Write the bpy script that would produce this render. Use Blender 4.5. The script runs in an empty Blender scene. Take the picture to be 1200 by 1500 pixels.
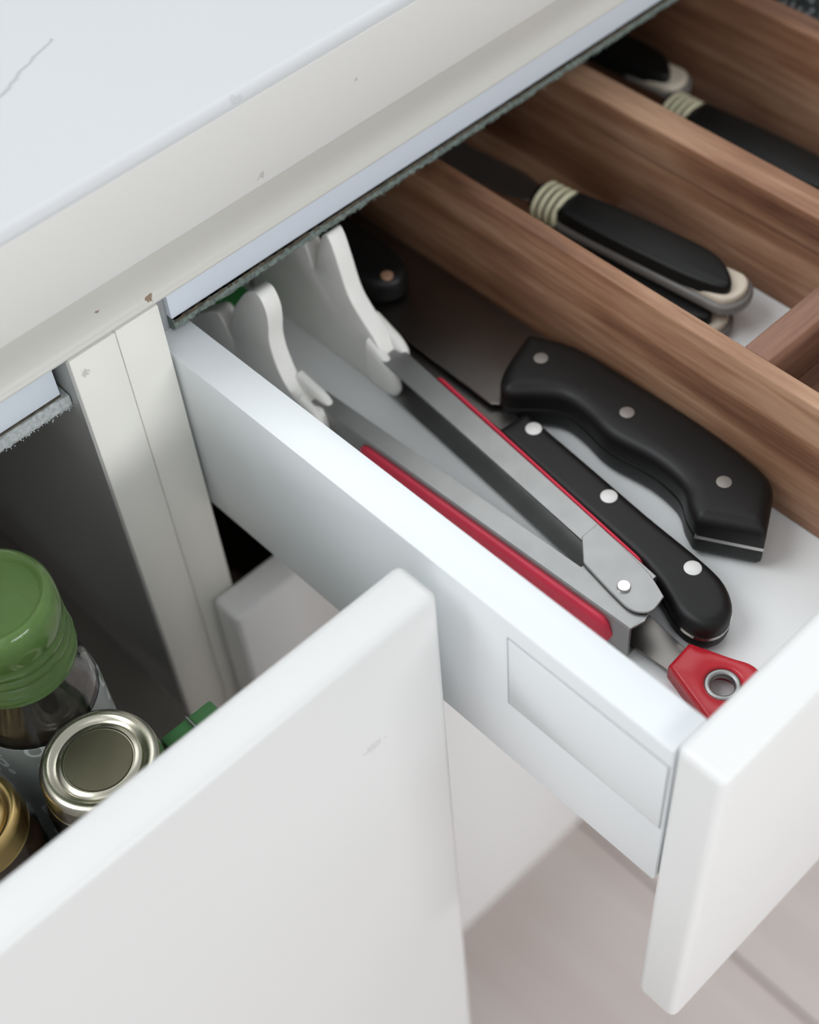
import bpy, bmesh, math, random
from mathutils import Vector, Matrix
from mathutils.geometry import delaunay_2d_cdt
random.seed(7)
S = bpy.context.scene
COL = S.collection

# ------------------------------------------------------------------ camera, world, light, exposure
cam_d = bpy.data.cameras.new('camera')
cam = bpy.data.objects.new('camera', cam_d); COL.objects.link(cam); S.camera = cam
right = Vector((0.72582255, -0.68516774, -0.06104747))
down = Vector((-0.56592839, -0.54433727, -0.61921079))
fwd = Vector((0.39103284, 0.48398565, -0.78284814))
m3 = Matrix((right, -down, -fwd)).transposed()
cam.matrix_world = Matrix.Translation((-0.18548754, -0.36042559, 0.39183745)) @ m3.to_4x4()
cam_d.sensor_fit = 'HORIZONTAL'; cam_d.sensor_width = 24.0
cam_d.lens = 2156.768 * 24.0 / 1200.0
cam_d.clip_start = 0.01
cam_d.dof.use_dof = True; cam_d.dof.focus_distance = 0.535; cam_d.dof.aperture_fstop = 5.0

W = bpy.data.worlds.new('room_light'); S.world = W; W.use_nodes = True
bg = W.node_tree.nodes['Background']
bg.inputs['Color'].default_value = (0.93, 0.97, 1.0, 1); bg.inputs['Strength'].default_value = 0.56

def area(name, loc, target, size, size_y, power, color):
    l = bpy.data.lights.new(name, 'AREA'); l.shape = 'RECTANGLE'; l.size = size; l.size_y = size_y
    l.energy = power; l.color = color
    o = bpy.data.objects.new(name, l); COL.objects.link(o); o.location = loc
    o.rotation_euler = (Vector(target) - Vector(loc)).to_track_quat('-Z', 'Y').to_euler()
    return o
area('window_over_counter', (-0.75, 0.52, 1.35), (0.1, -0.25, 0), 1.2, 0.8, 14.5, (0.95, 0.98, 1.0))
area('window_over_counter_right', (0.75, 0.52, 1.35), (0.1, -0.25, 0), 1.2, 0.8, 4.5, (0.95, 0.98, 1.0))
area('side_window', (-1.05, -1.15, 1.45), (0.1, -0.2, 0), 1.3, 1.0, 4, (0.96, 0.985, 1.0))
area('far_window', (0.2, -3.0, 0.80), (0.0, 0, -0.05), 1.6, 0.45, 34, (0.965, 0.985, 1.0))
area('patio_door_daylight', (-1.6, -2.2, 0.3), (0.1, -0.2, -0.2), 1.0, 1.0, 12, (0.95, 0.98, 1.0))

S.view_settings.view_transform = 'Standard'; S.view_settings.look = 'None'
S.view_settings.gamma = 1.0; S.view_settings.use_curve_mapping = False
S.view_settings.exposure = 0.09

# ------------------------------------------------------------------ materials
def lin(c):
    c = c / 255.0
    return c / 12.92 if c <= 0.04045 else ((c + 0.055) / 1.055) ** 2.4
def rgb(r, g, b): return (lin(r), lin(g), lin(b), 1)

class NT:
    def __init__(s, name):
        s.m = bpy.data.materials.new(name); s.m.use_nodes = True
        s.t = s.m.node_tree; s.b = s.t.nodes['Principled BSDF']
    def n(s, typ, **kw):
        nd = s.t.nodes.new(typ)
        for k, v in kw.items(): setattr(nd, k, v)
        return nd
    def l(s, a, b): s.t.links.new(a, b)
    def coord(s): return s.n('ShaderNodeTexCoord').outputs['Object']
    def math(s, op, a, b=None, c=None):
        nd = s.n('ShaderNodeMath', operation=op)
        for i, v in enumerate((a, b, c)):
            if v is None: continue
            if isinstance(v, (int, float)): nd.inputs[i].default_value = v
            else: s.l(v, nd.inputs[i])
        return nd.outputs[0]
    def mix(s, fac, a, b):
        nd = s.n('ShaderNodeMix', data_type='RGBA')
        if isinstance(fac, (int, float)): nd.inputs[0].default_value = fac
        else: s.l(fac, nd.inputs[0])
        for i, v in ((6, a), (7, b)):
            if isinstance(v, tuple): nd.inputs[i].default_value = v
            else: s.l(v, nd.inputs[i])
        return nd.outputs[2]
    def noise(s, scale, detail=3, vec=None, rough=0.5, sc=None):
        nd = s.n('ShaderNodeTexNoise'); nd.inputs['Scale'].default_value = scale
        nd.inputs['Detail'].default_value = detail; nd.inputs['Roughness'].default_value = rough
        v = vec if vec is not None else s.coord()
        if sc:
            mp = s.n('ShaderNodeMapping'); mp.inputs['Scale'].default_value = sc; s.l(v, mp.inputs['Vector']); v = mp.outputs[0]
        s.l(v, nd.inputs['Vector']); return nd.outputs['Fac']
    def ramp(s, fac, stops):
        nd = s.n('ShaderNodeValToRGB'); s.l(fac, nd.inputs[0])
        el = nd.color_ramp.elements
        while len(el) < len(stops): el.new(0.5)
        for e, (p, c) in zip(el, stops): e.position = p; e.color = c
        return nd.outputs[0]
    def base(s, c):
        if isinstance(c, tuple): s.b.inputs['Base Color'].default_value = c
        else: s.l(c, s.b.inputs['Base Color'])
    def set(s, **kw):
        for k, v in kw.items(): s.b.inputs[k.replace('_', ' ')].default_value = v
    def bump(s, h, strength=0.2, dist=0.0005):
        nd = s.n('ShaderNodeBump'); nd.inputs['Strength'].default_value = strength; nd.inputs['Distance'].default_value = dist
        s.l(h, nd.inputs['Height']); s.l(nd.outputs[0], s.b.inputs['Normal'])
    def marks(s, col, lst):
        """small scuffs and stains: list of (centre, (rx, ry, rz), colour, strength, noise scale)"""
        co = s.coord()
        for (c, r, mc, st, ns) in lst:
            sub = s.n('ShaderNodeVectorMath', operation='SUBTRACT'); s.l(co, sub.inputs[0]); sub.inputs[1].default_value = c
            dv = s.n('ShaderNodeVectorMath', operation='DIVIDE'); s.l(sub.outputs[0], dv.inputs[0]); dv.inputs[1].default_value = r
            ln = s.n('ShaderNodeVectorMath', operation='LENGTH'); s.l(dv.outputs[0], ln.inputs[0])
            inside = s.math('SUBTRACT', 1.0, ln.outputs['Value'])
            nz = s.noise(ns, 2, co)
            v = s.math('MULTIPLY', s.math('GREATER_THAN', s.math('ADD', inside, s.math('MULTIPLY', s.math('SUBTRACT', nz, 0.5), 2.0)), 0.45), st)
            v = s.math('MULTIPLY', v, s.math('GREATER_THAN', inside, 0.0))
            col = s.mix(v, col, mc)
        return col

def simple(name, col, rough=0.5, metal=0.0, spec=0.5, var=0.0, scale=60, bump=0.0, bscale=300, **kw):
    t = NT(name)
    if var > 0:
        nz = t.noise(scale, 4)
        a = tuple(max(0, c * (1 - var)) for c in col[:3]) + (1,); b = tuple(min(1, c * (1 + var)) for c in col[:3]) + (1,)
        t.base(t.ramp(nz, [(0.3, a), (0.7, b)]))
    else: t.base(col)
    t.set(Roughness=rough, Metallic=metal, Specular_IOR_Level=spec)
    if bump > 0: t.bump(t.noise(bscale, 3), bump)
    for k, v in kw.items(): t.b.inputs[k.replace('_', ' ')].default_value = v
    return t.m

def painted(name, col, rough=0.35, marks=()):
    t = NT(name)
    nz = t.noise(9, 3)
    a = tuple(c * 0.97 for c in col[:3]) + (1,)
    c = t.mix(nz, a, col)
    if marks: c = t.marks(c, marks)
    t.base(c); t.set(Roughness=rough, Specular_IOR_Level=0.45)
    t.bump(t.noise(900, 2), 0.05, 0.0003)
    return t.m

M = {}
M['front'] = painted('white_lacquer', rgb(220, 220, 219), 0.32,
                     [((-0.043, -0.1518, -0.0515), (0.007, 0.01, 0.0035), rgb(186, 184, 182), 0.45, 900)])
M['front_brighter'] = painted('white_lacquer_brighter', rgb(232, 232, 231), 0.32)  # same lacquer as the pull-out front, lightened to make up for weaker light
M['carcass'] = painted('off_white_carcass', rgb(234, 232, 225), 0.4,
                       [((-0.036, 0, 0.0185), (0.0026, 0.01, 0.003), rgb(165, 162, 155), 0.6, 1300)])
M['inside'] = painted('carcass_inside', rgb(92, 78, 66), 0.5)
M['shade_liner'] = painted('shaded_inner_face', rgb(172, 172, 170), 0.35)  # grey carries the shade on the cabinet's inner face
M['shelf'] = painted('dark_shelf_board', rgb(112, 108, 102), 0.5)
M['box'] = painted('white_drawer_board', rgb(228, 232, 234), 0.22)
M['boxfloor'] = painted('drawer_floor_board', rgb(238, 240, 240), 0.35)
M['rail'] = painted('beige_moulding', rgb(203, 201, 194), 0.4,
                    [((-0.003, 0.001, 0.031), (0.0022, 0.01, 0.0018), rgb(120, 92, 60), 0.9, 900),
                     ((-0.0235, 0.001, 0.038), (0.0015, 0.01, 0.001), rgb(120, 92, 60), 0.8, 900)])
M['edge'] = painted('edge_band_laminate', rgb(222, 220, 216), 0.45,
                    [((0.052, -0.0013, 0.0545), (0.0025, 0.01, 0.003), rgb(178, 176, 172), 0.6, 500), ((0.100, -0.0013, 0.070), (0.0012, 0.01, 0.001), rgb(178, 176, 172), 0.6, 500)])
M['rail_cool_lit'] = painted('cool_lit_rail', rgb(214, 221, 230), 0.35)  # cool light on the rail put into its bluish colour
M['grey'] = simple('plain_grey', rgb(150, 152, 154), 0.5, var=0.05)

# countertop: white slab with a faint grey vein
t = NT('countertop_white')
co = t.coord()
sep = t.n('ShaderNodeSeparateXYZ'); t.l(co, sep.inputs[0])
nz = t.noise(60, 3, co)
# vein runs along (0.92, 0.38) through (0.0084, 0.0692)
dx = t.math('SUBTRACT', sep.outputs[0], 0.0084); dy = t.math('SUBTRACT', sep.outputs[1], 0.0692)
across = t.math('ADD', t.math('ADD', t.math('MULTIPLY', dx, -0.38), t.math('MULTIPLY', dy, 0.92)), t.math('MULTIPLY', t.math('SUBTRACT', nz, 0.5), 0.010))
along = t.math('ADD', t.math('MULTIPLY', dx, 0.92), t.math('MULTIPLY', dy, 0.38))
vein = t.math('SUBTRACT', 1.0, t.math('MINIMUM', t.math('DIVIDE', t.math('ABSOLUTE', across), 0.0014), 1.0))
fade = t.math('MULTIPLY', t.math('LESS_THAN', along, 0.0175), t.math('GREATER_THAN', along, -0.16))
vein = t.math('MULTIPLY', t.math('MULTIPLY', vein, fade), 0.6)
c = t.mix(t.noise(5, 3, co), rgb(205, 206, 207), rgb(199, 200, 202))
c = t.mix(vein, c, rgb(150, 150, 156))
c = t.marks(c, [((0.052, -0.0005, 0.0545), (0.0025, 0.01, 0.003), rgb(170, 168, 165), 0.6, 500),
                ((0.048, 0.0006, 0.089), (0.004, 0.003, 0.002), rgb(176, 176, 176), 0.4, 500)])
t.base(c); t.set(Roughness=0.4); t.bump(t.noise(700, 2), 0.06, 0.0003)
M['counter'] = t.m

def wood(name, c1, c2, c3, rough=0.5, axis=1, scale=1.0):
    t = NT(name); co = t.coord()
    sc = [60, 60, 60]; sc[axis] = 4.0
    n1 = t.noise(scale, 6, co, 0.62, tuple(sc))
    sc2 = [420, 420, 420]; sc2[axis] = 22
    n2 = t.noise(scale, 3, co, 0.6, tuple(sc2))
    n3 = t.noise(14 * scale, 2, co)
    f = t.math('ADD', t.math('MULTIPLY', n1, 0.65), t.math('ADD', t.math('MULTIPLY', n2, 0.15), t.math('MULTIPLY', n3, 0.25)))
    t.base(t.ramp(f, [(0.38, c1), (0.52, c2), (0.68, c3)]))
    t.set(Roughness=rough, Specular_IOR_Level=0.4); t.bump(n2, 0.15, 0.0004)
    return t.m
M['wood'] = wood('acacia_wood', rgb(92, 60, 44), rgb(143, 103, 78), rgb(192, 155, 126), 0.5)
M['wood_x'] = wood('acacia_wood_cross', rgb(100, 68, 54), rgb(136, 100, 82), rgb(166, 132, 112), 0.5, 0)
M['floorwood'] = wood('pale_floor_wood', rgb(214, 200, 195), rgb(224, 212, 207), rgb(232, 222, 217), 0.4, 1, 0.25)
M['floorbase'] = simple('floor_joint', rgb(110, 96, 90), 0.7)
M['steel'] = simple('brushed_steel', rgb(166, 166, 165), 0.44, 1.0, var=0.06, scale=90, bump=0.05, bscale=500)
M['steel_pol'] = simple('polished_steel', rgb(200, 198, 194), 0.16, 1.0)
M['blade'] = simple('blade_steel', rgb(128, 124, 120), 0.34, 1.0, var=0.08, scale=40)
M['rivet'] = simple('rivet_aluminium', rgb(214, 213, 210), 0.45, 0.55)
M['dimrivet'] = simple('dull_rivet', rgb(150, 144, 138), 0.5, 0.6)
M['brass'] = simple('brass_rivet', rgb(214, 170, 140), 0.45, 0.5)
M['black'] = simple('black_handle_plastic', rgb(19, 18, 18), 0.46, spec=0.35, var=0.1, bump=0.08, bscale=700)
M['blackpl'] = simple('black_cutlery_plastic', rgb(16, 16, 15), 0.45, spec=0.3, var=0.1)
M['red'] = simple('red_silicone', rgb(222, 58, 82), 0.42, spec=0.4, var=0.05)
M['redpl'] = simple('red_plastic', rgb(190, 30, 44), 0.3, var=0.04)
M['nylon'] = simple('white_nylon', rgb(242, 241, 236), 0.45, var=0.02, Subsurface_Weight=0.15, Subsurface_Radius=(0.004, 0.004, 0.003), Subsurface_Scale=0.5)
M['cream'] = simple('cream_plastic', rgb(222, 210, 192), 0.45, var=0.06)
M['ivory'] = simple('ivory_rings', rgb(206, 202, 172), 0.45, var=0.05)
M['greyrim'] = simple('grey_rim', rgb(122, 119, 116), 0.35, var=0.05)
M['felt_dark'] = simple('grey_green_felt', rgb(112, 122, 117), 0.95, spec=0.1, var=0.35, scale=700)
M['felt_light'] = simple('light_grey_felt', rgb(172, 176, 176), 0.95, spec=0.1, var=0.2, scale=700)
M['felt_brown'] = simple('felt_backing', rgb(86, 80, 70), 0.95, spec=0.1, var=0.4, scale=500)
M['greenspoon'] = simple('green_plastic', rgb(60, 130, 70), 0.4, var=0.05)
M['lid'] = simple('tinplate_lid', rgb(196, 192, 176), 0.24, 1.0, var=0.03)
M['lid_mid_reflection'] = simple('lid_centre_reflection', rgb(98, 95, 78), 0.42, 0.85, var=0.08, scale=120)  # dark olive reflection painted into the lid centre
M['goldlid'] = simple('gold_lid', rgb(200, 172, 116), 0.28, 1.0, var=0.03)
M['spice_brown'] = simple('brown_spice', rgb(92, 60, 40), 0.9, var=0.4, scale=500)
M['spice_pepper'] = simple('peppercorns', rgb(52, 42, 36), 0.8, var=0.5, scale=260)
M['boxgreen'] = simple('green_packet', rgb(60, 110, 62), 0.4, var=0.15, scale=80)
M['speck'] = None
t = NT('speckled_dark_fabric'); v = t.n('ShaderNodeTexVoronoi'); v.inputs['Scale'].default_value = 260; t.l(t.coord(), v.inputs['Vector'])
t.base(t.ramp(v.outputs['Distance'], [(0.1, rgb(150, 155, 155)), (0.45, rgb(46, 50, 50)), (0.8, rgb(26, 28, 28))])); t.set(Roughness=0.9)
M['speck'] = t.m
def glass(name, col, rough=0.05, ior=1.45, thin=False):
    t = NT(name); t.base(col); t.set(Roughness=rough, IOR=ior, Transmission_Weight=1.0)
    return t.m
M['glass'] = glass('clear_glass', (0.93, 0.96, 0.95, 1))
t = NT('green_translucent_plastic'); t.base(t.mix(t.noise(70, 2), rgb(150, 190, 110), rgb(172, 206, 132)))
t.set(Roughness=0.12, IOR=1.38, Transmission_Weight=0.75); M['greencap'] = t.m
# printed mill label: pale band with grey curls and green leaves
t = NT('mill_label'); co = t.coord()
mp = t.n('ShaderNodeMapping'); mp.inputs['Scale'].default_value = (1, 1, 1); t.l(co, mp.inputs['Vector'])
v = t.n('ShaderNodeTexVoronoi'); v.inputs['Scale'].default_value = 85; t.l(mp.outputs[0], v.inputs['Vector'])
ring = t.math('LESS_THAN', t.math('ABSOLUTE', t.math('SUBTRACT', v.outputs['Distance'], 0.32)), 0.06)
leaf = t.math('LESS_THAN', v.outputs['Distance'], 0.14)
c = t.mix(ring, rgb(150, 158, 156), rgb(214, 222, 220)); c = t.mix(leaf, c, rgb(96, 134, 66))
t.base(c); t.set(Roughness=0.35); M['label'] = t.m

# ------------------------------------------------------------------ helpers
def link(name, me, mat, parent=None, loc=None, rot=None, smooth=None):
    if mat is not None: me.materials.append(mat)
    if smooth is not None:
        for p in me.polygons: p.use_smooth = True
        if smooth < 3.1:
            try: me.set_sharp_from_angle(angle=smooth)
            except Exception: pass
    o = bpy.data.objects.new(name, me); COL.objects.link(o)
    if parent is not None: o.parent = parent
    if loc is not None: o.location = loc
    if rot is not None: o.rotation_euler = rot
    return o
def obj(name, bm, mat, parent=None, smooth=0.6, **kw):
    bmesh.ops.recalc_face_normals(bm, faces=bm.faces[:])
    me = bpy.data.meshes.new(name); bm.to_mesh(me); bm.free()
    return link(name, me, mat, parent, smooth=smooth, **kw)
def tag(o, label=None, cat=None, group=None, kind=None):
    if label: o['label'] = label
    if cat: o['category'] = cat
    if group: o['group'] = group
    if kind: o['kind'] = kind
    return o
def empty(name, loc, label, cat, group=None, rz=0.0):
    o = bpy.data.objects.new(name, None); COL.objects.link(o); o.location = loc; o.rotation_euler = (0, 0, rz)
    o.empty_display_size = 0.02
    return tag(o, label, cat, group)

def box(x0, x1, y0, y1, z0, z1, bev=0.0, seg=3, bm=None):
    b = bm or bmesh.new()
    vs = [b.verts.new((x, y, z)) for x in (x0, x1) for y in (y0, y1) for z in (z0, z1)]
    fs = []
    for f in ((0, 1, 3, 2), (4, 6, 7, 5), (0, 4, 5, 1), (2, 3, 7, 6), (0, 2, 6, 4), (1, 5, 7, 3)):
        fs.append(b.faces.new([vs[i] for i in f]))
    bmesh.ops.recalc_face_normals(b, faces=fs)
    if bev > 0:
        es = list({e for f in fs for e in f.edges})
        bmesh.ops.bevel(b, geom=es, offset=bev, segments=seg, profile=0.5, affect='EDGES')
    return b
def prism(pts, h0, h1, plane='xy', bev=0.0, seg=3, bm=None, bevmask=None):
    """closed outline extruded along the third axis. plane xy -> z, yz -> x, xz -> y"""
    b = bm or bmesh.new()
    def P(a, c, h): return {'xy': (a, c, h), 'yz': (h, a, c), 'xz': (a, h, c)}[plane]
    lo = [b.verts.new(P(a, c, h0)) for a, c in pts]; hi = [b.verts.new(P(a, c, h1)) for a, c in pts]
    n = len(pts)
    f0 = b.faces.new(lo); f1 = b.faces.new(hi)
    sides = [b.faces.new((lo[i], lo[(i + 1) % n], hi[(i + 1) % n], hi[i])) for i in range(n)]
    bmesh.ops.recalc_face_normals(b, faces=[f0, f1] + sides)
    if bev > 0:
        es = []
        if bevmask != 'hi': es += list(f0.edges)
        if bevmask != 'lo': es += list(f1.edges)
        bmesh.ops.bevel(b, geom=es, offset=bev, segments=seg, profile=0.5, affect='EDGES', clamp_overlap=True)
    return b
def offset(pts, d):
    n = len(pts); A = sum(pts[i][0] * pts[(i + 1) % n][1] - pts[(i + 1) % n][0] * pts[i][1] for i in range(n)); sg = 1 if A > 0 else -1
    out = []
    for i in range(n):
        (ax, ay), (bx_, by_) = pts[i - 1], pts[(i + 1) % n]
        tx, ty = bx_ - ax, by_ - ay; l = math.hypot(tx, ty) or 1
        out.append((pts[i][0] - sg * ty / l * d, pts[i][1] + sg * tx / l * d))
    return out
def pillow(pts, z0, z1, r, step=0.0011):
    """outline slab from z0 (flat) to z1, its z1 rim rounded by radius r (height follows the distance to the outline)"""
    up = 1 if z1 > z0 else -1
    n = len(pts); per = sum(math.dist(pts[i], pts[(i + 1) % n]) for i in range(n)); N = max(60, int(per / 0.0018))
    out = []; acc = 0.0; i = 0; seg = math.dist(pts[0], pts[1])
    for k in range(N):
        d = per * k / N
        while acc + seg < d: acc += seg; i += 1; seg = math.dist(pts[i % n], pts[(i + 1) % n])
        f = (d - acc) / seg if seg > 1e-12 else 0; a, c = pts[i % n], pts[(i + 1) % n]
        out.append((a[0] + (c[0] - a[0]) * f, a[1] + (c[1] - a[1]) * f))
    pts = out; n = N
    def dist(x, y):
        m = 1e9
        for i in range(n):
            (ax, ay), (cx, cy) = pts[i - 1], pts[i]
            ex, ey = cx - ax, cy - ay; t_ = max(0.0, min(1.0, ((x - ax) * ex + (y - ay) * ey) / (ex * ex + ey * ey + 1e-18)))
            m = min(m, (x - ax - ex * t_) ** 2 + (y - ay - ey * t_) ** 2)
        return math.sqrt(m)
    def inside(x, y):
        c_ = False
        for i in range(n):
            (ax, ay), (bx_, by_) = pts[i - 1], pts[i]
            if (ay > y) != (by_ > y) and x < (bx_ - ax) * (y - ay) / (by_ - ay) + ax: c_ = not c_
        return c_
    P = [Vector(p) for p in pts]
    for k in (0.06, 0.2, 0.42, 0.7, 1.0):
        for x, y in offset(pts, r * k):
            if inside(x, y) and dist(x, y) > r * k * 0.93: P.append(Vector((x, y)))
    x0 = min(p[0] for p in pts); x1 = max(p[0] for p in pts); y0 = min(p[1] for p in pts); y1 = max(p[1] for p in pts)
    g = step * 3
    x = x0 + g / 2
    while x < x1:
        y = y0 + g / 2
        while y < y1:
            if inside(x, y) and dist(x, y) > r * 1.25: P.append(Vector((x, y)))
            y += g
        x += g
    V, E_, F, *_ = delaunay_2d_cdt(P, [(i, (i + 1) % n) for i in range(n)], [list(range(n))], 1, 1e-7)
    b = bmesh.new(); vs = []
    for k, v in enumerate(V):
        d = 0.0 if k < n else min(r, dist(v.x, v.y))
        vs.append(b.verts.new((v.x, v.y, z1 - up * (r - math.sqrt(max(0.0, r * r - (r - d) ** 2))))))
    for f in F: b.faces.new([vs[i] for i in f])
    lo = [b.verts.new((p[0], p[1], z0)) for p in pts]
    for i in range(n): b.faces.new((vs[i], vs[(i + 1) % n], lo[(i + 1) % n], lo[i]))
    b.faces.new(lo)
    return b
def smooth_outline(pts, sub=6, corners=()):
    """closed Catmull-Rom through the points; indices in corners stay sharp"""
    n = len(pts); out = []
    for i in range(n):
        p0, p1, p2, p3 = pts[i - 1], pts[i], pts[(i + 1) % n], pts[(i + 2) % n]
        if i in corners: p0 = p1
        if (i + 1) % n in corners: p3 = p2
        for k in range(sub):
            t = k / sub; t2 = t * t; t3 = t2 * t
            out.append(tuple(0.5 * (2 * p1[a] + (p2[a] - p0[a]) * t + (2 * p0[a] - 5 * p1[a] + 4 * p2[a] - p3[a]) * t2 + (3 * p1[a] - p0[a] - 3 * p2[a] + p3[a]) * t3) for a in (0, 1)))
    return out
def lathe(prof, seg=48, bm=None, cap0=True, cap1=True):
    b = bm or bmesh.new(); rings = []
    for r, z in prof:
        if r < 1e-6: rings.append([b.verts.new((0, 0, z))])
        else: rings.append([b.verts.new((r * math.cos(2 * math.pi * i / seg), r * math.sin(2 * math.pi * i / seg), z)) for i in range(seg)])
    for a, c in zip(rings, rings[1:]):
        for i in range(seg):
            j = (i + 1) % seg
            if len(a) == 1 and len(c) == 1: continue
            if len(a) == 1: b.faces.new((a[0], c[i], c[j]))
            elif len(c) == 1: b.faces.new((a[i], a[j], c[0]))
            else: b.faces.new((a[i], a[j], c[j], c[i]))
    if cap0 and len(rings[0]) > 1: b.faces.new(list(reversed(rings[0])))
    if cap1 and len(rings[-1]) > 1: b.faces.new(rings[-1])
    return b
def loft(sections, bm=None):
    """list of equal-length closed rings of 3-D points"""
    b = bm or bmesh.new(); R = [[b.verts.new(p) for p in s] for s in sections]; n = len(R[0])
    for a, c in zip(R, R[1:]):
        for i in range(n): b.faces.new((a[i], a[(i + 1) % n], c[(i + 1) % n], c[i]))
    b.faces.new(list(reversed(R[0]))); b.faces.new(R[-1])
    return b
def disc(cx, cy, z0, z1, r, seg=28, dome=0.0):
    b = lathe([(0, z0), (r, z0), (r, z1 - dome * 0.6), (r * 0.9, z1 - dome * 0.15), (0, z1)], seg)
    bmesh.ops.translate(b, verts=b.verts[:], vec=(cx, cy, 0)); return b

# ------------------------------------------------------------------ floor
ZF = -0.79
fl = tag(obj('floor', box(-2.3, 3.1, -3.45, 0.7, ZF - 0.03, ZF - 0.004), M['floorbase'], None, None), kind='structure')
mesh_plank = None
PW = 0.30
for k in range(-8, 9):
    x0 = 0.273 + k * PW
    cut = -1.15 - ((k * 37) % 10) * 0.09
    for ya, yb in ((-3.36, cut), (cut, 0.62)):
        if mesh_plank is None:
            b = box(-PW / 2 + 0.0012, PW / 2 - 0.0012, -0.5, 0.5, -0.01, 0, 0.002, 1)
            o = obj('plank', b, M['floorwood'], fl); mesh_plank = o.data
        else:
            o = bpy.data.objects.new('plank', mesh_plank); COL.objects.link(o); o.parent = fl
        o.location = (x0 + PW / 2, (ya + yb) / 2, ZF); o.scale = (1, (yb - ya) - 0.002, 1)

# unseen room walls, added to cut low world light: low wall behind the counter (window opening above it), side walls, wall across the room
M['wall'] = painted('white_wall_paint', rgb(176, 176, 176), 0.7)
for nm, bb in (('unseen_wall_back', (-2.3, 3.1, 0.63, 0.70, ZF, 0.62)), ('unseen_wall_left', (-2.30, -2.22, -3.45, 0.63, ZF, 1.75)),
               ('unseen_wall_right', (3.02, 3.10, -3.45, 0.63, ZF, 1.75)), ('unseen_wall_front', (-2.22, 3.02, -3.45, -3.37, ZF, 1.75))):
    tag(obj(nm, box(*bb), M['wall'], None, None), kind='structure')

# ------------------------------------------------------------------ countertop
ct = empty('countertop', (0.1, 0.3, 0.05), 'white kitchen countertop with a faint grey vein above the open drawers', 'countertop')
inv = Matrix.Translation((-0.1, -0.3, -0.05))
def child(name, bm, mat, parent, smooth=0.6):
    o = obj(name, bm, mat, parent, smooth)
    o.matrix_parent_inverse = (Matrix.LocRotScale(parent.location, parent.rotation_euler, (1, 1, 1)) if parent.parent is None else Matrix.Identity(4)).inverted()
    return o
prof = [(0.62, 0.0505), (0.0, 0.0505), (-0.0005, 0.0515), (-0.0005, 0.0868)]
for i in range(1, 9):
    a = math.pi / 2 * i / 8; prof.append((-0.0005 + 0.004 * (1 - math.cos(a)), 0.0868 + 0.004 * math.sin(a)))
prof.append((0.62, 0.0908))
child('slab', prism(prof, -1.3, 1.6, 'yz'), M['counter'], ct, 0.9)
o = child('edge_band', box(-1.3, 1.6, -0.0009, -0.0003, 0.0507, 0.0868, 0.0002, 2), M['edge'], ct)
tag(o, 'warm white front edge band')
prof = [(0.012, 0.0498), (0.0002, 0.0498), (0.0006, 0.0470), (0.0018, 0.0420), (0.0028, 0.0370), (0.0026, 0.0325), (0.0012, 0.0300),
        (0.0004, 0.0292), (0.0003, 0.0284), (0.0008, 0.0278), (0.0018, 0.0276), (0.012, 0.0276)]
o = child('edge_moulding', prism(prof, -1.3, 1.6, 'yz'), M['rail'], ct, 1.2)
tag(o, 'beige concave moulding under the slab')

# ------------------------------------------------------------------ felt
def felt(x0, x1, y0, y1, z0, z1, n, seed, blade=0.003):
    rnd = random.Random(seed); b = bmesh.new(); nx = int((x1 - x0) / 0.0016); ring = []
    for i in range(nx + 1):
        x = x0 + (x1 - x0) * i / nx; q = lambda s=0.0005: rnd.uniform(-s, s)
        zb = z0 + rnd.uniform(-0.0002, 0.0007)
        ring.append([(x, y0 + q(), z1), (x, y0 - 0.0005 + q(), (z0 * 2 + z1) / 3 + q()), (x, y0 + 0.0006 + q(), zb), (x, (y0 + y1) / 2, zb - 0.0004 + q()), (x, y1, zb + q()), (x, y1, z1)])
    loft(ring, b)
    for i in range(n):
        x = rnd.uniform(x0 - 0.0006, x1 + 0.0006); y = rnd.uniform(y0 - 0.0004, y1); z = z0 + rnd.uniform(0, 0.6) * (z1 - z0)
        L = blade * rnd.uniform(0.3, 1.0); dx = rnd.uniform(-0.5, 0.5) * L; dy = -rnd.uniform(0.0, 0.7) * L; w = 0.00025
        p = Vector((x, y, z)); tip = p + Vector((dx, dy, -L * 0.7))
        b.faces.new([b.verts.new(p + Vector((-w, 0, 0))), b.verts.new(p + Vector((w, 0, 0))), b.verts.new(tip)])
    return b

# ------------------------------------------------------------------ right base cabinet and its drawers
XR0, XR1 = -0.0202, 0.470
ZB = -0.6892
cab = empty('base_cabinet', (0.225, 0.27, ZF), 'white base cabinet whose top cutlery drawer is pulled out', 'cabinet')
child('side_panel', box(XR0, -0.0012, 0.0, 0.56, ZB, 0.0274, 0.0004, 2), M['carcass'], cab)
child('side_panel', box(0.452, XR1, 0.0, 0.56, ZB, 0.0274, 0.0004, 2), M['carcass'], cab)
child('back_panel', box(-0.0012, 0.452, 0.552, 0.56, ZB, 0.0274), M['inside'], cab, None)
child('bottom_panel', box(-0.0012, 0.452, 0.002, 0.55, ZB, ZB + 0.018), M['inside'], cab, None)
child('plinth', box(XR0, XR1, 0.055, 0.07, ZF + 0.0005, ZB - 0.0005), M['carcass'], cab, None)
tr = child('top_rail', box(0.0080, 0.4515, 0.0100, 0.0260, 0.0067, 0.0273, 0.0005, 2), M['rail_cool_lit'], cab)
f = felt(0.0080, 0.445, 0.0094, 0.0190, 0.0012, 0.0066, 9000, 3, 0.0010)
o = obj('felt_strip', f, M['felt_dark'], tr, None); tag(o, 'grey fuzzy felt strip', kind='stuff')
o = obj('felt_backing', box(0.0085, 0.445, 0.0090, 0.0105, 0.0052, 0.0066), M['felt_brown'], tr, None)
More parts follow.
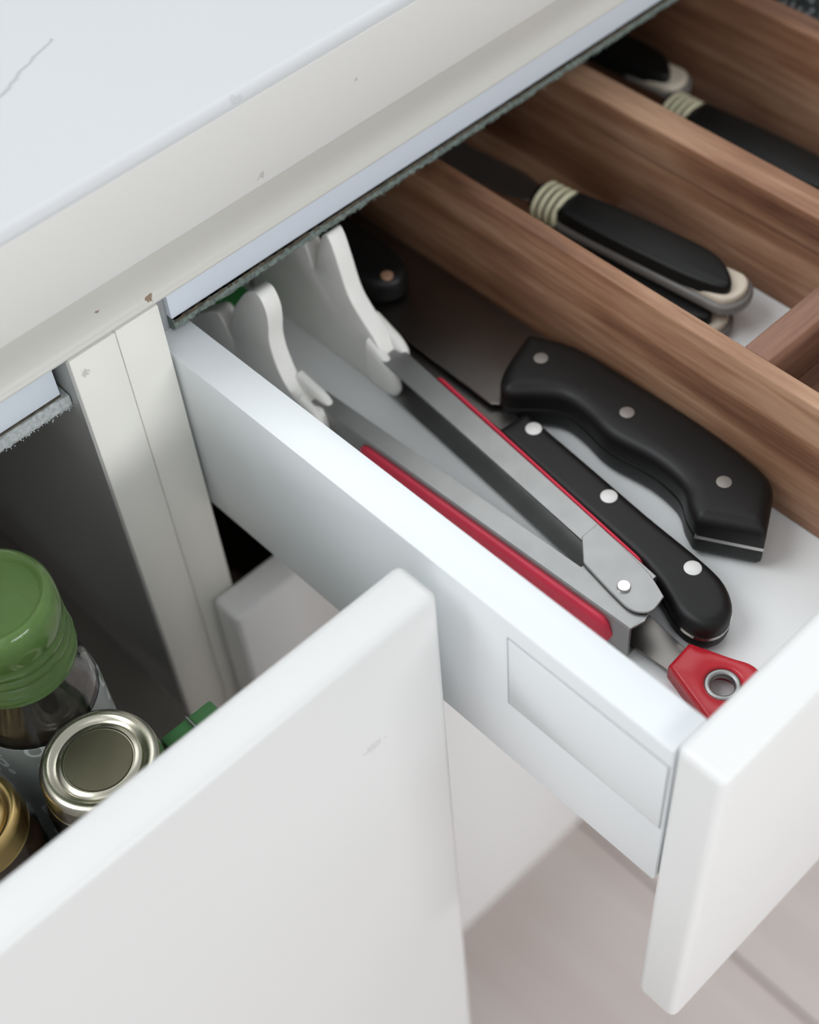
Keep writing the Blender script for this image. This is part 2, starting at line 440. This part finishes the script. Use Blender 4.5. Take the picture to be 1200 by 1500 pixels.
child('gap_filler', box(-0.0012, 0.0079, 0.0130, 0.0250, -0.004, 0.0273), M['grey'], cab, None)  # added filler; its grey stands for the lit cabinet inside the gap
lf = child('lower_drawer_front', box(-0.0137, 0.4665, -0.0190, -0.0008, ZB, -0.1441, 0.0032, 4), M['front_brighter'], cab)
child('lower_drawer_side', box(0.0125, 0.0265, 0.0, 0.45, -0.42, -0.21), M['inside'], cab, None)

YAW = 0.0086
ca, sa = math.cos(YAW), math.sin(YAW)
def D2W(x, y): return (x * ca - y * sa, x * sa + y * ca)
L = 0.241
DB = 0.215                    # back of the drawer box
DW = 0.446
dr = obj('drawer', box(0.010, DW - 0.010, -L + 0.001, DB - 0.002, -0.0830, -0.0780), M['boxfloor'], cab, None)
dr.matrix_parent_inverse = Matrix.LocRotScale(cab.location, cab.rotation_euler, (1, 1, 1)).inverted()
dr.rotation_euler = (0, 0, YAW)
tag(dr, 'pulled-out white cutlery drawer')
sd = obj('drawer_side', box(0.0, 0.0162, -L - 0.0003, DB, -0.0892, 0.0, 0.0007, 2), M['box'], dr)
o = obj('drawer_side', box(DW - 0.0162, DW, -L - 0.0003, DB, -0.0892, 0.0, 0.0007, 2), M['box'], dr)
obj('drawer_back', box(0.0163, DW - 0.0163, DB - 0.014, DB, -0.0885, -0.012, 0.0006, 2), M['box'], dr)
o = obj('drawer_front', box(0.0004, DW + 0.004, -L - 0.0190, -L - 0.0004, 0.0030 - 0.1943, 0.0030, 0.0034, 4), M['front_brighter'], dr)
tag(o, 'rounded white drawer front panel')
obj('plate_gap', box(-0.00015, 0.0004, -0.2410, -0.1730, -0.0505, -0.0093), M['grey'], dr, None)
b = box(-0.0004, 0.0004, -0.2405, -0.1735, -0.0500, -0.0098, 0.0003, 2)
o = obj('cover_plate', b, M['box'], dr); tag(o, 'flush rectangular white cover plate')

# ------------------------------------------------------------------ left narrow cabinet with spice pull-out
XL0, XL1 = -0.345, -0.02045
YP = -0.1328
cab2 = empty('base_cabinet', (-0.18, 0.27, ZF), 'narrow white base cabinet whose spice pull-out stands open', 'cabinet')
child('side_panel', box(-0.0405, XL1, 0.0, 0.56, ZB, 0.0272, 0.0004, 2), M['carcass'], cab2)
child('inner_shade_sheet', box(-0.0413, -0.0404, 0.0012, 0.55, ZB + 0.02, 0.0270), M['shade_liner'], cab2, None)  # added sheet that darkens the inner face in place of shade
child('side_panel', box(XL0, XL0 + 0.0195, 0.0, 0.56, ZB, 0.0272, 0.0004, 2), M['carcass'], cab2)
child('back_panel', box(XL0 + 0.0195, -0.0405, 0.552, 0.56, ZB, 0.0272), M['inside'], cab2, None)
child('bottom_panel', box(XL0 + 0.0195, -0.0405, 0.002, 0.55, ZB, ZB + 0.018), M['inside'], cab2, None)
child('plinth', box(XL0, XL1, 0.055, 0.07, ZF + 0.0005, ZB - 0.0005), M['carcass'], cab2, None)
tr2 = child('top_rail', box(XL0 + 0.02, -0.0440, 0.0090, 0.0260, 0.0067, 0.0271, 0.0005, 2), M['rail_cool_lit'], cab2)
o = obj('felt_strip', felt(XL0 + 0.02, -0.0418, 0.0075, 0.0170, -0.0008, 0.0062, 8000, 5, 0.0011), M['felt_light'], tr2, None); tag(o, 'pale grey fuzzy felt strip', kind='stuff')
o = obj('felt_backing', box(XL0 + 0.02, -0.0442, 0.0084, 0.0100, 0.0050, 0.0067), M['felt_brown'], tr2, None)
ZS = -0.176                   # spice shelf
po = child('spice_pull_out', box(XL0 + 0.026, -0.050, YP + 0.001, 0.36, ZS - 0.012, ZS, 0.0006, 2), M['shelf'], cab2)
tag(po, 'open spice pull-out')
o = obj('pull_out_front', box(XL0 + 0.002, -0.0080, YP - 0.0190, YP, ZB, 0.0041, 0.0036, 4), M['front'], po)
tag(o, 'tall rounded white front panel')

# ------------------------------------------------------------------ wooden cutlery tray
ZFL = -0.0779
tray = empty('cutlery_tray', (0.25, -0.02, ZFL), 'brown acacia wood cutlery tray with dividers in the open drawer', 'tray')
TZ = -0.0115
child('side_wall', box(0.1515, 0.1588, -0.232, 0.185, ZFL, TZ, 0.0012, 3), M['wood'], tray)
child('divider', box(0.2355, 0.2505, -0.232, 0.185, -0.0300, TZ, 0.0014, 3), M['wood'], tray)
child('lower_divider', box(0.2366, 0.2505, -0.232, 0.185, ZFL, -0.0302, 0.0006, 2), M['wood'], tray)
child('side_wall', box(0.3345, 0.3465, -0.232, 0.185, ZFL, TZ + 0.0005, 0.0014, 3), M['wood'], tray)
child('cross_divider', box(0.1590, 0.2353, -0.1553, -0.1440, -0.0655, TZ - 0.0006, 0.0010, 3), M['wood_x'], tray)
child('tray_base', box(0.1590, 0.2364, -0.1440, 0.1778, -0.0705, -0.0668), M['wood'], tray, None)
child('pale_base_part', box(0.1592, 0.2362, -0.1438, -0.0150, -0.0667, -0.0661), M['boxfloor'], tray, None)  # pale base in front only; bare wood behind darkens the shaded end
child('shelf_board', box(0.1590, 0.2364, -0.2281, -0.1555, -0.0460, -0.0401, 0.0005, 2), M['wood_x'], tray)
child('end_wall', box(0.1590, 0.3343, 0.1780, 0.185, ZFL, TZ, 0.0010, 2), M['wood_x'], tray)
child('end_wall', box(0.1590, 0.3343, -0.2345, -0.2282, ZFL, TZ, 0.0010, 2), M['wood_x'], tray)

# ------------------------------------------------------------------ tongs
tg = empty('kitchen_tongs', (0.07, -0.1, ZFL), 'steel kitchen tongs with red grips and white nylon heads lying in drawer', 'tongs')
def channel(far, near, w_out, w_far, w_near, z0, z1, side, th=0.0011):
    """U-section arm: web on the outer side, flanges reaching inward; side +1 = flanges towards +x"""
    b = bmesh.new()
    fx, fy = far; nx, ny = near
    def ring(x, y, w):
        s = side
        return [(x, y, z0), (x + s * w, y, z0), (x + s * w, y, z0 + th), (x + s * th, y, z0 + th), (x + s * th, y, z1 - th), (x + s * w, y, z1 - th), (x + s * w, y, z1), (x + s * 0.0006, y, z1), (x, y, z1 - 0.0006)]
    secs = []
    for k in range(9):
        t = k / 8; secs.append(ring(fx + (nx - fx) * t, fy + (ny - fy) * t, w_far + (w_near - w_far) * t))
    loft(secs, b)
    return b
ZT0, ZT1 = -0.0762, -0.0578
o = child('arm', channel((0.0508, -0.010), (0.0574, -0.1797), 0, 0.0085, 0.0098, ZT0, ZT1, 1), M['steel'], tg, 0.5)
o = child('arm', channel((0.0985, -0.010), (0.0818, -0.1715), 0, 0.0115, 0.0100, ZT0 + 0.0004, ZT1 + 0.0013, -1), M['steel'], tg, 0.5)
# hinge tab of the right arm, over the left arm's flange
tab = smooth_outline([(0.0756, -0.1395), (0.0672, -0.1480), (0.0655, -0.1570), (0.0640, -0.1660), (0.0632, -0.1740), (0.0650, -0.1785), (0.0690, -0.1808), (0.0762, -0.1797), (0.0800, -0.1700), (0.0822, -0.1575), (0.0846, -0.1395)], 4, (0, 1, 7, 10))
hg = child('hinge_plate', prism(tab, ZT1 + 0.0006, ZT1 + 0.0017, 'xy', 0.0003, 1), M['steel'], tg, 0.5)
o = obj('rivet', disc(0.0690, -0.1665, ZT1 + 0.0014, ZT1 + 0.0030, 0.0026, 24, 0.0008), M['steel_pol'], hg)
tabL = [(0.0580, -0.1480), (0.0576, -0.1796), (0.0640, -0.1812), (0.0690, -0.1795), (0.0722, -0.1740), (0.0722, -0.1560), (0.0705, -0.1490), (0.0660, -0.1480)]
child('lower_hinge_plate', prism(tabL, ZT1 - 0.0012, ZT1 - 0.0001, 'xy', 0.0002, 1), M['steel'], tg, 0.5)
# red grips on the outer webs
def grip(a, bpt, side, zc=-0.0690, hh=0.0082, dd=0.0026):
    secs = []
    n = 60
    for k in range(n + 1):
        t = k / n; x = a[0] + (bpt[0] - a[0]) * t; y = a[1] + (bpt[1] - a[1]) * t
        e = min(1.0, math.sqrt(max(0.0, 1 - max(0, (abs(t - 0.5) * 2 - 0.90) / 0.10) ** 2)) + 0.02)
        d = dd * e * (0.7 + 0.3 * e); h = hh * e
        ring = []
        for q in range(14):
            an = 2 * math.pi * q / 14; cx = math.cos(an); sx = math.sin(an)
            px = d * (abs(cx) ** 0.55) * (1 if cx > 0 else -0.15); pz = h * (abs(sx) ** 0.5) * (1 if sx > 0 else -1)
            ring.append((x + side * px, y, zc + pz))
        secs.append(ring)
    return loft(secs)
child('grip', grip((0.0520, -0.038), (0.0571, -0.1725), -1), M['red'], tg, 1.2)
child('grip', grip((0.0969, -0.036), (0.0824, -0.166), 1, -0.0655, 0.0090, 0.0016), M['red'], tg, 1.2)
# nylon heads: scalloped paddles standing on edge
headL = [(-0.0185, -0.0590), (-0.0100, -0.0588), (-0.0030, -0.0580), (0.0030, -0.0520), (0.0068, -0.0420), (0.0078, -0.0320), (0.0062, -0.0220), (0.0062, -0.0140), (0.0098, -0.0078),
         (0.0165, -0.0102), (0.0245, -0.0200), (0.0318, -0.0320), (0.0362, -0.0440), (0.0356, -0.0505), (0.0385, -0.0480), (0.0450, -0.0400), (0.0580, -0.0500), (0.0700, -0.0620), (0.0760, -0.0740), (0.0700, -0.0772), (0.0300, -0.0774), (-0.0050, -0.0770), (-0.0185, -0.0752)]
headR = [(-0.0150, -0.0600), (-0.0100, -0.0500), (-0.0010, -0.0410), (0.0050, -0.0330), (0.0090, -0.0190), (0.0120, -0.0090), (0.0150, -0.0055), (0.0190, -0.0105), (0.0225, -0.0200), (0.0268, -0.0320), (0.0295, -0.0240), (0.0350, -0.0130), (0.0450, -0.0100), (0.0560, -0.0200), (0.0660, -0.0340),
         (0.0740, -0.0500), (0.0770, -0.0680), (0.0700, -0.0773), (0.0300, -0.0775), (-0.0040, -0.0773), (-0.0120, -0.0765), (-0.0150, -0.0740)]
hL = child('head', prism(smooth_outline(headL, 5), 0.0475, 0.0552, 'yz', 0.0016, 3), M['nylon'], tg, 0.9)
hR = child('head', prism(smooth_outline(headR, 5), 0.0882, 0.0962, 'yz', 0.0016, 3), M['nylon'], tg, 0.9)
tag(hL, 'white scalloped nylon head'); tag(hR, 'white scalloped nylon head')
def prong(x, y0, y1, zt0, zt1, zb0, zb1, r):
    secs = []
    for k in range(9):
        t = k / 8; y = y0 + (y1 - y0) * t; e = math.sqrt(max(0.02, 1 - max(0, (t - 0.6) / 0.4) ** 2))
        zc = ((zt0 + zb0) * (1 - t) + (zt1 + zb1) * t) / 2; h = ((zt0 - zb0) * (1 - t) + (zt1 - zb1) * t) / 2 * e
        secs.append([(x + r * e * math.copysign(abs(math.cos(a)) ** 0.7, math.cos(a)), y, zc + h * math.copysign(abs(math.sin(a)) ** 0.6, math.sin(a))) for a in [2 * math.pi * q / 14 for q in range(14)]])
    return loft(secs)
obj('socket_prong', prong(0.0885, -0.006, -0.0240, -0.050, -0.0600, -0.0770, -0.0770, 0.0030), M['nylon'], hR, 1.2)
obj('socket_prong', prong(0.0975, 0.000, -0.0205, -0.046, -0.0545, -0.0660, -0.0660, 0.0030), M['nylon'], hR, 1.2)
obj('socket_prong', prong(0.0480, -0.008, -0.0215, -0.054, -0.0580, -0.0765, -0.0765, 0.0028), M['nylon'], hL, 1.2)
obj('socket_prong', prong(0.0556, 0.002, -0.0190, -0.052, -0.0560, -0.0640, -0.0640, 0.0026), M['nylon'], hL, 1.2)
# locking pull tab: steel strip with red loop and metal eyelet
pt = child('pull_strip', prism([(0.0615, -0.160), (0.0780, -0.160), (0.0760, -0.1765), (0.0742, -0.192), (0.0735, -0.206), (0.0628, -0.206), (0.0622, -0.194), (0.0612, -0.1765)], -0.0752, -0.0740, 'xy', 0.0002, 1), M['blade'], tg, 0.5)
lp = [(0.0618, -0.1955), (0.0745, -0.1945), (0.0800, -0.2090), (0.0832, -0.2180), (0.0800, -0.2290), (0.0690, -0.2345), (0.0580, -0.2300), (0.0545, -0.2210), (0.0565, -0.2130)]
lo = smooth_outline(lp, 5, (0, 1))
b = bmesh.new(); HC = (0.0693, -0.2145); hr = 0.0068; n = len(lo)
def ringpts(z, k): return [b.verts.new((HC[0] + (p[0] - HC[0]) * k, HC[1] + (p[1] - HC[1]) * k, z)) for p in lo]
def holepts(z, r): return [b.verts.new((HC[0] + r * (p[0] - HC[0]) / math.hypot(p[0] - HC[0], p[1] - HC[1]), HC[1] + r * (p[1] - HC[1]) / math.hypot(p[0] - HC[0], p[1] - HC[1]), z)) for p in lo]
zt, zb = -0.0690, -0.0776
rr = [ringpts(zb, 1.0), ringpts(zt - 0.0014, 1.0), ringpts(zt - 0.0004, 0.965), ringpts(zt, 0.91), holepts(zt, hr + 0.0012), holepts(zt - 0.0008, hr), holepts(zb, hr)]
rr.append(rr[0])
for a, c_ in zip(rr, rr[1:]):
    for i in range(n): b.faces.new((a[i], a[(i + 1) % n], c_[(i + 1) % n], c_[i]))
rl = obj('red_loop', b, M['redpl'], None, 2.0); rl.parent = pt
tag(rl, 'red plastic hanging loop')
eye = lathe([(0.0044, -0.0725), (0.0068, -0.0725), (0.0069, -0.0702), (0.0060, -0.0694), (0.0048, -0.0697), (0.0044, -0.0706), (0.0044, -0.0725)], 32, None, False, False)
bmesh.ops.translate(eye, verts=eye.verts[:], vec=(HC[0], HC[1], 0))
o = obj('eyelet', eye, M['steel'], pt, 1.0)

# ------------------------------------------------------------------ knives
def knife(name, label, cat, base, outline, blade, zlo, zhi, rivets, rr_, mats, bev=0.004, tang=0.0024, grp=None, butt=None):
    k = empty(name, base, label, cat, grp)
    zm = (zlo + zhi) / 2
    child('blade', prism(blade, zm - tang * 0.35, zm + tang * 0.35, 'xy', 0.0003, 1), mats[1], k, 0.5)
    tin = offset(outline, 0.0012); tout = offset(outline, -0.0001)
    tg_ = [(o if (butt is not None and o[1] < butt) else i_) for o, i_ in zip(tout, tin)]
    child('tang', prism(tg_, zm - tang / 2, zm + tang / 2, 'xy'), M['steel_pol'], k, 0.5)
    child('handle_scale', pillow(outline, zm + (tang / 2 if butt else 0.00005) , zhi, bev), mats[0], k, 1.0)
    child('handle_scale', pillow(outline, zm - (tang / 2 if butt else 0.00005), zlo, bev), mats[0], k, 1.0)
    for x, y in rivets: child('rivet', disc(x, y, zhi - 0.002, zhi + 0.00025, rr_, 24, 0.0002), mats[2], k, 0.5)
    return k
# slim straight-handled knife
o2 = smooth_outline([(0.1112, -0.0765), (0.1080, -0.1120), (0.1045, -0.1480), (0.1025, -0.1760), (0.1000, -0.1895), (0.0930, -0.1990), (0.0840, -0.2010), (0.0775, -0.1960), (0.0770, -0.1860), (0.0815, -0.1750), (0.0855, -0.1600), (0.0886, -0.1300), (0.0916, -0.1000), (0.0929, -0.0880), (0.0944, -0.0745)], 4, (0, 14))
bl2 = [(0.1108, -0.078), (0.1100, 0.020), (0.1060, 0.062), (0.1030, 0.075), (0.1012, 0.050), (0.1012, 0.010), (0.1012, -0.055), (0.1000, -0.078)]
knife('kitchen_knife', 'slim black knife handle with three bright rivets lying against the steel tongs', 'knife', (0.095, -0.13, ZFL), o2, bl2, -0.0776, -0.0600, [(0.1051, -0.0862), (0.0998, -0.1318), (0.0957, -0.1774)], 0.0034, (M['black'], M['blade'], M['rivet']), 0.0046, 0.0016, None, -0.1865)
# cleaver
o1 = smooth_outline([(0.1395, -0.0500), (0.1478, -0.0700), (0.1496, -0.0990), (0.1502, -0.1380), (0.1480, -0.1660), (0.1440, -0.1765), (0.1335, -0.1835), (0.1240, -0.1890), (0.1110, -0.1660), (0.1145, -0.1590), (0.1205, -0.1500), (0.1225, -0.1340), (0.1200, -0.1133), (0.1225, -0.0980), (0.1225, -0.0860), (0.1160, -0.0760), (0.1085, -0.0680), (0.1095, -0.0630), (0.1180, -0.0570)], 4, (0, 7, 8))
bl1 = [(0.1500, -0.0600), (0.1500, 0.1150), (0.1090, 0.1200), (0.1075, -0.0097), (0.1060, -0.0605), (0.1085, -0.0635), (0.1140, -0.0615), (0.1190, -0.0640)]
knife('cleaver', 'large curved black cleaver handle with wide dark blade beside the wooden tray', 'knife', (0.13, -0.08, ZFL), o1, bl1, -0.0776, -0.0530, [(0.1311, -0.0655), (0.1327, -0.1116), (0.1312, -0.1624)], 0.0030, (M['black'], M['blade'], M['dimrivet']), 0.0052, 0.0018, None, -0.1655)
# third black handle lying on the cleaver's blade, in the dark
o3 = smooth_outline([(0.1120, 0.0180), (0.1100, 0.0350), (0.1115, 0.0700), (0.1110, 0.1200), (0.1330, 0.1200), (0.1345, 0.0700), (0.1360, 0.0350), (0.1320, 0.0170), (0.1220, 0.0110)], 4, (3, 4))
bl3 = [(0.1110, 0.118), (0.1330, 0.118), (0.1320, 0.165), (0.1230, 0.190), (0.1130, 0.170)]
knife('paring_knife', 'dark knife handle with one brass rivet lying on the cleaver blade in shadow', 'knife', (0.123, 0.09, ZFL), o3, bl3, -0.0638, -0.0500, [(0.1195, 0.0165), (0.1215, 0.0640), (0.1215, 0.1050)], 0.0028, (M['black'], M['blade'], M['brass']), 0.0040)

# ------------------------------------------------------------------ ring-necked cutlery
def capsule(w0, w1, ln, n=12):
    p = []
    r1 = w1 / 2
    for k in range(n + 1):
        a = -math.pi * k / n; p.append((r1 * math.cos(a), -ln + r1 + r1 * math.sin(a)))
    p += [(-w0 / 2, 0), (w0 / 2, 0)]
    return p
def cutlery(label, loc, rz, head, grp, ln=0.094, flip=0.0, wide=1.28):
    k = empty('cutlery_' + head, loc, label, head if head != 'knife' else 'table knife', grp, rz)
    k.rotation_euler = (flip, 0, rz); k.scale = (wide, 1.0, 1.08)
    obj('handle_rim', prism(capsule(0.0135, 0.0185, ln), 0.0, 0.0050, 'xy', 0.0015, 3), M['greyrim'], k, 0.9)
    obj('handle_core', prism(capsule(0.0115, 0.0150, ln - 0.0025), 0.0050, 0.0078, 'xy', 0.0014, 3, None, 'hi'), M['cream'], k, 0.9)
    top = smooth_outline([(0.0064, 0.0), (0.0075, -0.02), (0.0080, -0.05), (0.0074, -0.068), (0.0045, -0.078), (-0.0020, -0.0865), (-0.0060, -0.084), (-0.0078, -0.07), (-0.0080, -0.05), (-0.0075, -0.02), (-0.0064, 0.0)], 4, (0, 10))
    obj('handle_inlay', prism(top, 0.0060, 0.0122, 'xy', 0.0038, 4, None, 'hi'), M['blackpl'], k, 1.0)
    for i in range(4):
        y = 0.0018 + i * 0.0037
        secs = []
        for (dy, r) in ((-0.0013, 0.0060), (-0.0011, 0.0072), (-0.0006, 0.0078), (0.0006, 0.0078), (0.0011, 0.0072), (0.0013, 0.0060)):
            secs.append([(r * 1.05 * math.cos(2 * math.pi * q / 20), y + dy, 0.0064 + r * 0.92 * math.sin(2 * math.pi * q / 20)) for q in range(20)])
        obj('neck_ring', loft(secs), M['ivory'], k, 0.7)
    obj('neck', loft([[(0.0058 * math.cos(2 * math.pi * q / 20), yy, 0.0064 + 0.0056 * math.sin(2 * math.pi * q / 20)) for q in range(20)] for yy in (-0.001, 0.0165)]), M['blackpl'], k, 0.7)
    if head == 'knife':
        hd = prism([(0.0035, 0.0150), (0.0075, 0.030), (0.0080, 0.085), (0.0030, 0.100), (-0.0060, 0.104), (-0.0065, 0.030), (-0.0035, 0.0150)], 0.0055, 0.0070, 'xy', 0.0003, 1)
    elif head == 'fork':
        pts = [(0.0028, 0.0150), (0.0028, 0.045), (0.0105, 0.058), (0.0110, 0.100), (0.0088, 0.100), (0.0082, 0.070), (0.0045, 0.070), (0.0042, 0.100), (0.0020, 0.100), (0.0014, 0.070), (-0.0014, 0.070), (-0.0020, 0.100), (-0.0042, 0.100), (-0.0045, 0.070), (-0.0082, 0.070), (-0.0088, 0.100), (-0.0110, 0.100), (-0.0105, 0.058), (-0.0028, 0.045), (-0.0028, 0.0150)]
        hd = prism(pts, 0.0050, 0.0072, 'xy')
    else:
        pts = [(0.0028, 0.0150), (0.0028, 0.045)] + [(0.0165 * math.sin(math.pi * (0.06 + 0.94 * q / 10)), 0.045 + 0.052 * q / 10) for q in range(1, 11)]
        pts += [(-x, y) for x, y in reversed(pts[:-1])]
        hd = prism(pts, 0.0050, 0.0072, 'xy', 0.0008, 2)
    obj(head + '_head', hd, M['steel_pol'], k, 0.6)
    return k
G = 'ring-necked black cutlery'
cutlery('black ring-necked cutlery piece on top in the middle tray compartment', (0.2010, -0.0158, -0.0527), 0.117, 'knife', G)
cutlery('black cutlery piece with pale end below another, nearest the long tray wall', (0.1925, -0.0140, -0.0660), 0.117, 'fork', G)
cutlery('black ring-necked cutlery piece in the dim far tray compartment', (0.3010, -0.0060, -0.0640), 0.03, 'fork', G, 0.105)
cutlery('dim cutlery piece further back in far tray compartment, only a pale stripe showing', (0.3140, 0.1080, -0.0640), 0.05, 'knife', G, 0.095)
cutlery('lower cutlery piece under the ring-necked one in far tray compartment', (0.2900, -0.0060, -0.0775), 0.03, 'spoon', G, 0.105)

# ------------------------------------------------------------------ dark speckled cloth beyond the tray
def lump(cx, cy, sx, sy, z0, h, seed, amp):
    rnd = random.Random(seed); b = bmesh.new(); n, m = 26, 26; g = []
    for i in range(n + 1):
        row = []
        for j in range(m + 1):
            u = i / n * 2 - 1; v = j / m * 2 - 1
            e = max(0.0, 1 - u ** 6) * max(0.0, 1 - v ** 6)
            row.append(b.verts.new((cx + u * sx, cy + v * sy, z0 + h * e ** 0.5 + (rnd.uniform(-amp, amp) if 0 < i < n and 0 < j < m else 0))))
        g.append(row)
    for i in range(n):
        for j in range(m): b.faces.new((g[i][j], g[i + 1][j], g[i + 1][j + 1], g[i][j + 1]))
    b.faces.new([g[i][0] for i in range(n + 1)] + [g[n][j] for j in range(1, m + 1)] + [g[i][m] for i in range(n - 1, -1, -1)] + [g[0][j] for j in range(m - 1, 0, -1)])
    return b
tag(obj('folded_cloth', lump(0.3885, -0.02, 0.036, 0.10, ZFL, 0.055, 4, 0.0022), M['speck'], None, 1.5), 'dark speckled folded cloth beyond the wooden tray', 'cloth')
# small green utensil half hidden at the back of the drawer
gs = empty('green_spatula', (0.072, 0.09, ZFL), 'green plastic utensil end just showing under the felt strip', 'spatula')
child('spatula_handle', box(0.064, 0.080, 0.085, 0.170, -0.0775, -0.0690, 0.003, 3), M['greenspoon'], gs)
child('spatula_end', prism(smooth_outline([(0.062, 0.070), (0.072, 0.062), (0.082, 0.070), (0.081, 0.086), (0.063, 0.086)], 4), -0.0777, -0.0680, 'xy', 0.002, 3), M['greenspoon'], gs)

# ------------------------------------------------------------------ spice jars
def jar(name, label, cat, loc, r, h, lidr, lidh, lidm, midm, fill, fillm, group=None):
    k = empty(name, loc, label, cat, group)
    g = lathe([(0, 0.0005), (r - 0.003, 0.0), (r - 0.0005, 0.002), (r, 0.006), (r, h - 0.018), (r - 0.002, h - 0.012), (lidr - 0.003, h - 0.008), (lidr - 0.003, h - 0.002), (lidr - 0.0048, h - 0.002), (lidr - 0.0048, h - 0.010), (r - 0.0042, h - 0.016), (r - 0.0024, h - 0.020), (r - 0.0024, 0.007), (r - 0.005, 0.004), (0, 0.004)], 48)
    obj('glass_body', g, M['glass'], k, 1.2)
    obj('contents', lathe([(0, 0.0045), (r - 0.005, 0.0045), (r - 0.0027, 0.0075), (r - 0.0027, fill - 0.002), (r - 0.004, fill), (0, fill + 0.001)], 40), fillm, k, 1.2)
    z = h - lidh + 0.001
    ld = lathe([(lidr - 0.0012, z), (lidr, z), (lidr + 0.0006, z + 0.0010), (lidr, z + 0.0020), (lidr - 0.0002, z + lidh - 0.0030), (lidr - 0.0012, z + lidh - 0.0008), (lidr - 0.0026, z + lidh), (lidr * 0.80, z + lidh - 0.0002), (lidr * 0.76, z + lidh - 0.0012), (lidr * 0.70, z + lidh - 0.0016), (lidr * 0.66, z + lidh - 0.0008), (lidr * 0.60, z + lidh - 0.0006), (lidr * 0.585, z + lidh - 0.0012), (0.0, z + lidh - 0.0012)], 64, None, False)
    l = obj('lid', ld, lidm, k, 0.9)
    d = lathe([(0, z + lidh - 0.0011), (lidr * 0.565, z + lidh - 0.0011), (lidr * 0.555, z + lidh - 0.0006), (0, z + lidh - 0.0003)], 48)
    obj('lid_button', d, midm, l, 0.9)
    return k
jar('spice_jar', 'glass spice jar with a silver metal screw lid behind the white front', 'jar', (-0.1105, -0.0775, ZS + 0.0002), 0.0240, 0.107, 0.0222, 0.0125, M['lid'], M['lid_mid_reflection'], 0.075, M['spice_brown'])
jar('spice_jar', 'glass spice jar with a gold lid at the left picture edge', 'jar', (-0.1578, -0.0580, ZS + 0.0002), 0.0225, 0.101, 0.0205, 0.0125, M['goldlid'], M['goldlid'], 0.080, M['spice_brown'])

ml = empty('pepper_mill', (-0.1098, -0.0325, ZS + 0.0002), 'pepper mill with a translucent green cap in the spice pull-out', 'pepper mill')
g = lathe([(0, 0.0005), (0.022, 0.0), (0.0245, 0.002), (0.025, 0.006), (0.0248, 0.100), (0.0235, 0.112), (0.0185, 0.120), (0.0185, 0.130), (0.0165, 0.130), (0.0165, 0.119), (0.0212, 0.110), (0.0225, 0.099), (0.0225, 0.007), (0.02, 0.004), (0, 0.004)], 56)
gb = obj('glass_body', g, M['glass'], ml, 1.2)
obj('peppercorns', lathe([(0, 0.0045), (0.020, 0.0045), (0.0220, 0.008), (0.0220, 0.098), (0.0205, 0.109), (0.0160, 0.118), (0, 0.119)], 40), M['spice_pepper'], ml, 1.2)
obj('label', lathe([(0.0253, 0.016), (0.0255, 0.017), (0.0253, 0.098), (0.0250, 0.101), (0.0248, 0.101), (0.0249, 0.097), (0.0252, 0.016)], 56, None, False, False), M['label'], gb, 1.2)
pr = [(0.0185, 0.1250), (0.0218, 0.1250), (0.0224, 0.1262)]
z = 0.1270
for i in range(4):
    w = 0.0002 * i
    pr += [(0.0217, z), (0.0230 + 0.0003 * math.sin(i * 1.7), z + 0.0016), (0.0228, z + 0.0030), (0.0216, z + 0.0040)]
    z += 0.0048
pr += [(0.0216, z), (0.0228, z + 0.003), (0.0229, z + 0.008), (0.0224, z + 0.0135), (0.0208, z + 0.0170), (0.0196, z + 0.0176), (0.0182, z + 0.0168), (0.0174, z + 0.0145), (0.0, z + 0.0140),]
zt = z
pr2 = pr + [(0.0, z + 0.0120), (0.0190, z + 0.0110), (0.0198, z), (0.0200, 0.128), (0.0185, 0.1250)]
cp = obj('cap', lathe(pr2, 64, None, False, False), M['greencap'], ml, 0.9)
obj('grinder_core', lathe([(0, 0.1195), (0.012, 0.1195), (0.012, 0.136), (0.008, 0.141), (0.006, zt + 0.006), (0, zt + 0.008)], 32), M['greenspoon'], cp, 0.9)

bx = empty('spice_packet', (-0.076, -0.098, ZS), 'green spice packet squeezed between the silver-lidded jar and cabinet side', 'packet')
child('carton', box(-0.0860, -0.0620, -0.1290, -0.0760, ZS + 0.0002, -0.0860, 0.001, 2), M['boxgreen'], bx)
child('highlight_strip', box(-0.0742, -0.0734, -0.1280, -0.0770, -0.0862, -0.0830, 0.0003, 1), M['steel'], bx)  # steel strip added as a glassy highlight line on the top
